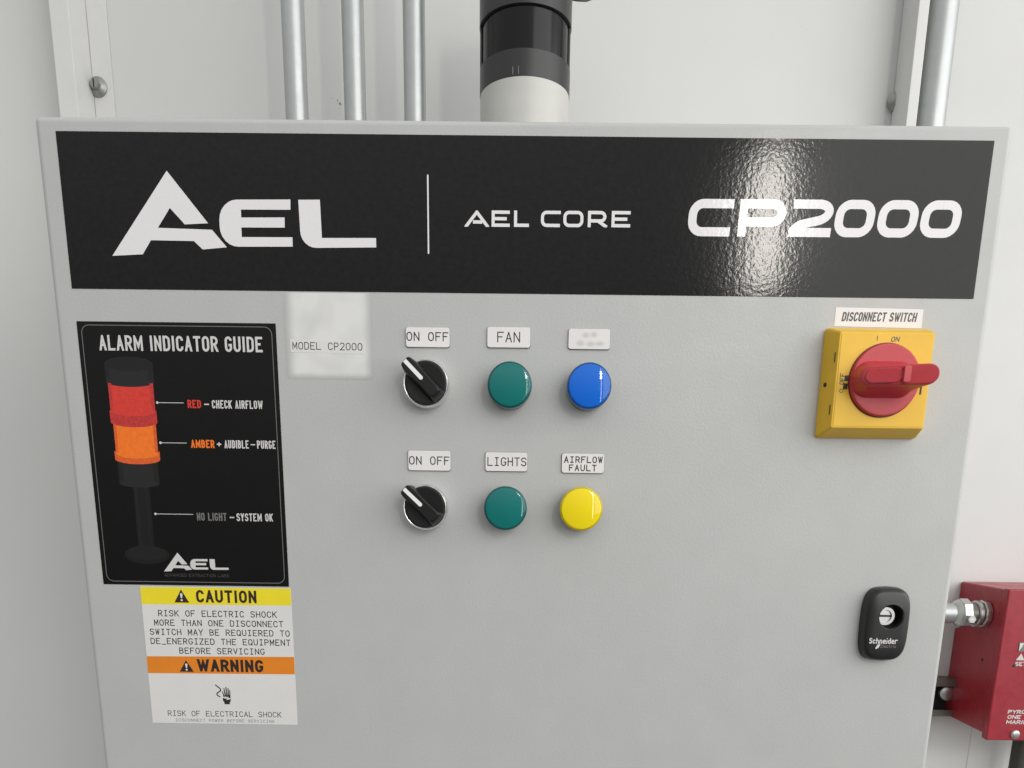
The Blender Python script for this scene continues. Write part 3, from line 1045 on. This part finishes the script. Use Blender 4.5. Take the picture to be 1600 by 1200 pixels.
def lk_out(k, y):
    out = []
    for i in range(NL):
        a = 2 * PI * i / NL
        c, s = math.cos(a), math.sin(a)
        e = .40
        x = (abs(c) ** e) * (1 if c > 0 else -1) * 14.0
        z = (abs(s) ** e) * (1 if s > 0 else -1) * 23.2
        z += (1 if z > 0 else -1) * 2.0 * (1 - (x / 14.0) ** 2) * min(1, abs(z) / 12)
        x += (1 if x > 0 else -1) * 1.3 * (1 - (z / 26) ** 2) * min(1, abs(x) / 8)
        out.append((lc[0] + x * k, y, lc[1] + z * k))
    return out


def circ(r, y, ox=1.6, oz=5.8):
    return [(lc[0] + ox + r * math.cos(2 * PI * i / NL), y, lc[1] + oz + r * math.sin(2 * PI * i / NL)) for i in range(NL)]


loft(b, [lk_out(1.03, .05), lk_out(1.03, -2.0), lk_out(1.0, -6.4), lk_out(.95, -8.6), lk_out(.86, -9.5), lk_out(.62, -10.0), circ(8.8, -10.2), circ(8.2, -9.7), circ(7.8, -5.0), circ(7.5, -1.0)])
lk = link('door_lock', b, M_['blackplastic'], cab, 40)
b = bmesh.new()
turn(b, [(6.9, 1.1), (6.9, 4.8), (6.2, 5.5), (4.3, 5.5), (4.0, 4.2)], lc[0] - 0.4, lc[1] + 5.8, 32, cap0=True, cap1=True)
ins = link('lock_insert', b, M_['satinmetal'], lk, 40)
b = bmesh.new()
add_box(b, lc[0] - 4.3, lc[0] + 3.5, -4.5, -4.1, lc[1] + 5.1, lc[1] + 6.5)
link('key_slot', b, M_['dark'], lk)
lettering('lettering', line('Schneider', 244.6, 264.2, -91.9, 4.0, .72, 'low', gap=.14), -10.45, M_['printwhite'], lk)
lettering('lettering', line('Electric', 252.9, 263.5, -94.7, 2.3, .35, 'low', gap=.25), -10.45, M_['printgrey'], lk)
flat_polys('logo', [[(249.3, -95.2), (250.3, -92.7), (252.1, -91.9), (252.5, -92.7), (251.5, -94.8), (249.9, -95.7)]], -10.47, M_['printwhite'], lk)

# ---------------------------------------------------------------- stack light on the cabinet
st = thing('stack_light', 'round stack light with frosted white lens and black housing standing on the grey cabinet', 'stack light')
sxx, syy, RS = 1.5, 124, 33.4
b = bmesh.new()
turn(b, [(RS - .2, 0), (RS - .2, 77.0)], sxx, syy, 96, 'z', True, True, base=217.2)
link('clear_lens', b, M_['frost'], st, 40)
b = bmesh.new()
turn(b, [(RS, 0), (RS + .1, .4), (RS + .1, 17.0), (RS - .8, 17.6)], sxx, syy, 96, 'z', True, True, base=294.3)
link('housing_ring', b, M_['lampblack'], st, 40)
for a in (-105, -98):
    b = bmesh.new()
    ang = math.radians(a)
    x, y = sxx + (RS + .1) * math.cos(ang), syy + (RS + .1) * math.sin(ang)
    add_box(b, x - .25, x + .25, y - .35, y + .5, 295.2, 300.2, .1)
    link('index_rib', b, M_['collar'], st)
b = bmesh.new()
turn(b, [(RS - 1.6, 0), (RS - 1.6, 26.5)], sxx, syy, 96, 'z', True, True, base=311.9)
link('smoked_lens', b, M_['smoke'], st, 40)
b = bmesh.new()
turn(b, [(RS - 1.2, 0), (RS + .4, .5), (RS + .4, 60)], sxx, syy, 96, 'z', True, True, base=338.0)
link('top_housing', b, M_['lampblack'], st, 40)
for (xa, xb) in ((31.0, 33.0), (-33.2, -31.4)):
    b = bmesh.new()
    add_box(b, sxx + xa, sxx + xb, syy - 5, syy + 5, 311.5, 338.5, .6)
    link('side_rail', b, M_['lampblack'], st, 30)


def tube(pts, r, name, m, parent=None, n=12):
    b = bmesh.new()
    pts = [Vector(p) for p in pts]
    loops = []
    for i, p in enumerate(pts):
        d = (pts[min(i + 1, len(pts) - 1)] - pts[max(i - 1, 0)]).normalized()
        u = d.cross(Vector((0, 1, 0)))
        if u.length < .1:
            u = d.cross(Vector((0, 0, 1)))
        u.normalize()
        v = d.cross(u)
        loops.append([tuple(p + (u * math.cos(2 * PI * k / n) + v * math.sin(2 * PI * k / n)) * r) for k in range(n)])
    loft(b, loops)
    return link(name, b, m, parent, 50)


o = tube([(33, 146, 370.6), (40, 149, 371.2), (47, 151, 372.0), (52, 152, 374.0), (55, 153, 379.0), (56, 153, 390), (56, 153, 480)], .6, 'cable', M_['dark'])
o['label'] = 'thin dark cable leaving the right side of the stack light at the top edge'
o['category'] = 'cable'

# ---------------------------------------------------------------- fire suppression box at the right
rb = thing('red_box', 'dark red painted metal control box on the wall right of the grey cabinet', 'metal box')
b = bmesh.new()
bx = 437.6
add_box(b, bx, 600, 158.5, 231.4, -204.5, -70.2, 1.6, 3)
link('box_body', b, M_['redpaint'], rb, 40)
b = bmesh.new()
add_box(b, bx - .8, 600.8, 152.5, 161, -209.0, -69.4, 1.4, 3)
lid = link('box_lid', b, M_['redpaint'], rb, 40)
b = bmesh.new()
turn(b, [(4.2, 0), (4.2, 1.4), (3.4, 2.4), (1.6, 2.9)], 462.2, -202.6, 24, cap0=True, cap1=True, base=152.6)
sc_ = link('screw', b, M_['zinc'], lid, 40)
YR = 152.42
b = bmesh.new()
slab(b, rrect(464, -121, 22, 8.2, .4, 2), 152.4, 151.9, .1)
link('box_window', b, M_['strut'], lid)
flat_polys('painted_reflection', [[(453.6, -124.6), (453.6, -117.5), (457.2, -117.5), (455.2, -122)]], 151.86, M_['paper'], lid)  # reflection on the pane painted as a pale flat patch
flat_polys('triangle_mark', [[(452.6, -133.2), (460.2, -133.2), (456.4, -127.0)]], YR, M_['printwhite'], lid)
lettering('lettering', line('SET', 452.4, 462.4, -138.6, 3.9, .8), YR, M_['printwhite'], lid)
for k, (s_, xa, adv) in enumerate((('PYRO-C', 452.6, 4.0), ('ONE ST', 452.9, 3.9), ('MARINE', 452.6, 3.9))):
    z = -183.2 - 4.9 * k
    lettering('lettering', line(s_, xa, xa + adv * 6, z, 3.7, .85, shear=.12, gap=.12), YR, M_['printwhite'], lid)
for (px_, pz_, py_, axis_) in ((451.6, -138.4, 152.6, 'y'),):
    b = bmesh.new()
    turn(b, [(1.5, -.5), (1.5, .25)], px_, pz_, 16, cap0=True, cap1=True, base=152.5)
    link('drilled_hole', b, M_['dark'], lid)
b = bmesh.new()
turn(b, [(1.4, -.4), (1.4, 0.3)], 178, -138.2, 16, 'x', True, True, base=bx - .1)
b.verts.ensure_lookup_table()
link('drilled_hole', b, M_['dark'], rb)
for zz in (-166, -112):
    b = bmesh.new()
    add_box(b, bx + 4, bx + 20, 226, 231.8, zz - 10, zz + 10, .5)
    link('mounting_foot', b, M_['redpaint'], rb)

# conduit fitting between cabinet and box
cf = thing('conduit_fitting', 'short galvanised conduit with hex nut running from the grey cabinet into the red box', 'conduit')
fy, fz = 183, -95.5
b = bmesh.new()
turn(b, [(9.2, 0), (9.2, 118)], fy, fz, 40, 'x', True, True, base=291)
link('pipe', b, M_['galv'], cf, 50)


def hexn(b, r, x0, x1, n=6):
    turn(b, [(r * .90, 0), (r, 1.2), (r, x1 - x0 - 1.2), (r * .90, x1 - x0)], fy, fz, n, 'x', True, True, base=x0)


b = bmesh.new()
turn(b, [(9.6, 0), (11.8, 2.5), (12.6, 4.0)], fy, fz, 32, 'x', True, True, base=406.5)
turn(b, [(12.2, 0), (13.9, 1.2), (13.9, 8.2), (12.4, 9.6)], fy, fz, 8, 'x', True, True, base=410.5)
link('compression_nut', b, M_['zinc'], cf, 25)
b = bmesh.new()
turn(b, [(4.2, 0), (4.2, 1.8), (3.4, 2.4)], 417.5, fz - 3.5, 6, cap0=True, cap1=True, base=fy - 12.4)
link('set_screw', b, M_['zinc'], cf, 30)
b = bmesh.new()
turn(b, [(9.6, 0), (9.6, 19)], fy, fz, 32, 'x', True, True, base=419.5)
link('threaded_neck', b, M_['strut'], cf, 50)
b = bmesh.new()
turn(b, [(11.0, 0), (12.2, .8), (12.2, 3.4), (11.0, 4.2)], fy, fz, 24, 'x', True, True, base=426.0)
turn(b, [(11.6, 0), (12.9, .9), (12.9, 4.8), (11.6, 6.0)], fy, fz, 9, 'x', True, True, base=431.8)
link('locknut', b, M_['zinc'], cf, 25)

# strut channel behind the red box
sr = thing('strut_channel', 'short horizontal steel strut channel with bolt on the wall behind the red box', 'strut')
b = bmesh.new()
add_box(b, 300, 520, 229, 231.9, -203, -165.5, .3)
add_box(b, 300, 520, 214, 229, -167.8, -165.5, .5)
add_box(b, 300, 520, 214, 229, -203, -200.7, .5)
add_box(b, 300, 520, 213.2, 215.0, -172.5, -165.4, .4)
add_box(b, 300, 520, 213.2, 215.0, -203.1, -196.5, .4)
link('channel', b, M_['strut'], sr)
b = bmesh.new()
add_box(b, 301, 519, 227.6, 229.2, -200.6, -168)
link('channel_back', b, M_['dark'], sr)
b = bmesh.new()
turn(b, [(8.6, 0), (8.6, 2.5), (7.6, 4.0), (3.0, 5.5)], 433.5, -180.5, 24, cap0=True, cap1=True, base=222)
link('bolt', b, M_['zinc'], sr, 40)

# dark hose below the red box
b = bmesh.new()
turn(b, [(7.0, 0), (7.0, 420)], 503.5, 204, 24, 'z', True, True, base=-625)
o = link('hose', b, M_['hose'], None, 50)
o['label'] = 'dark olive hose hanging below the red box at the right edge'
o['category'] = 'hose'
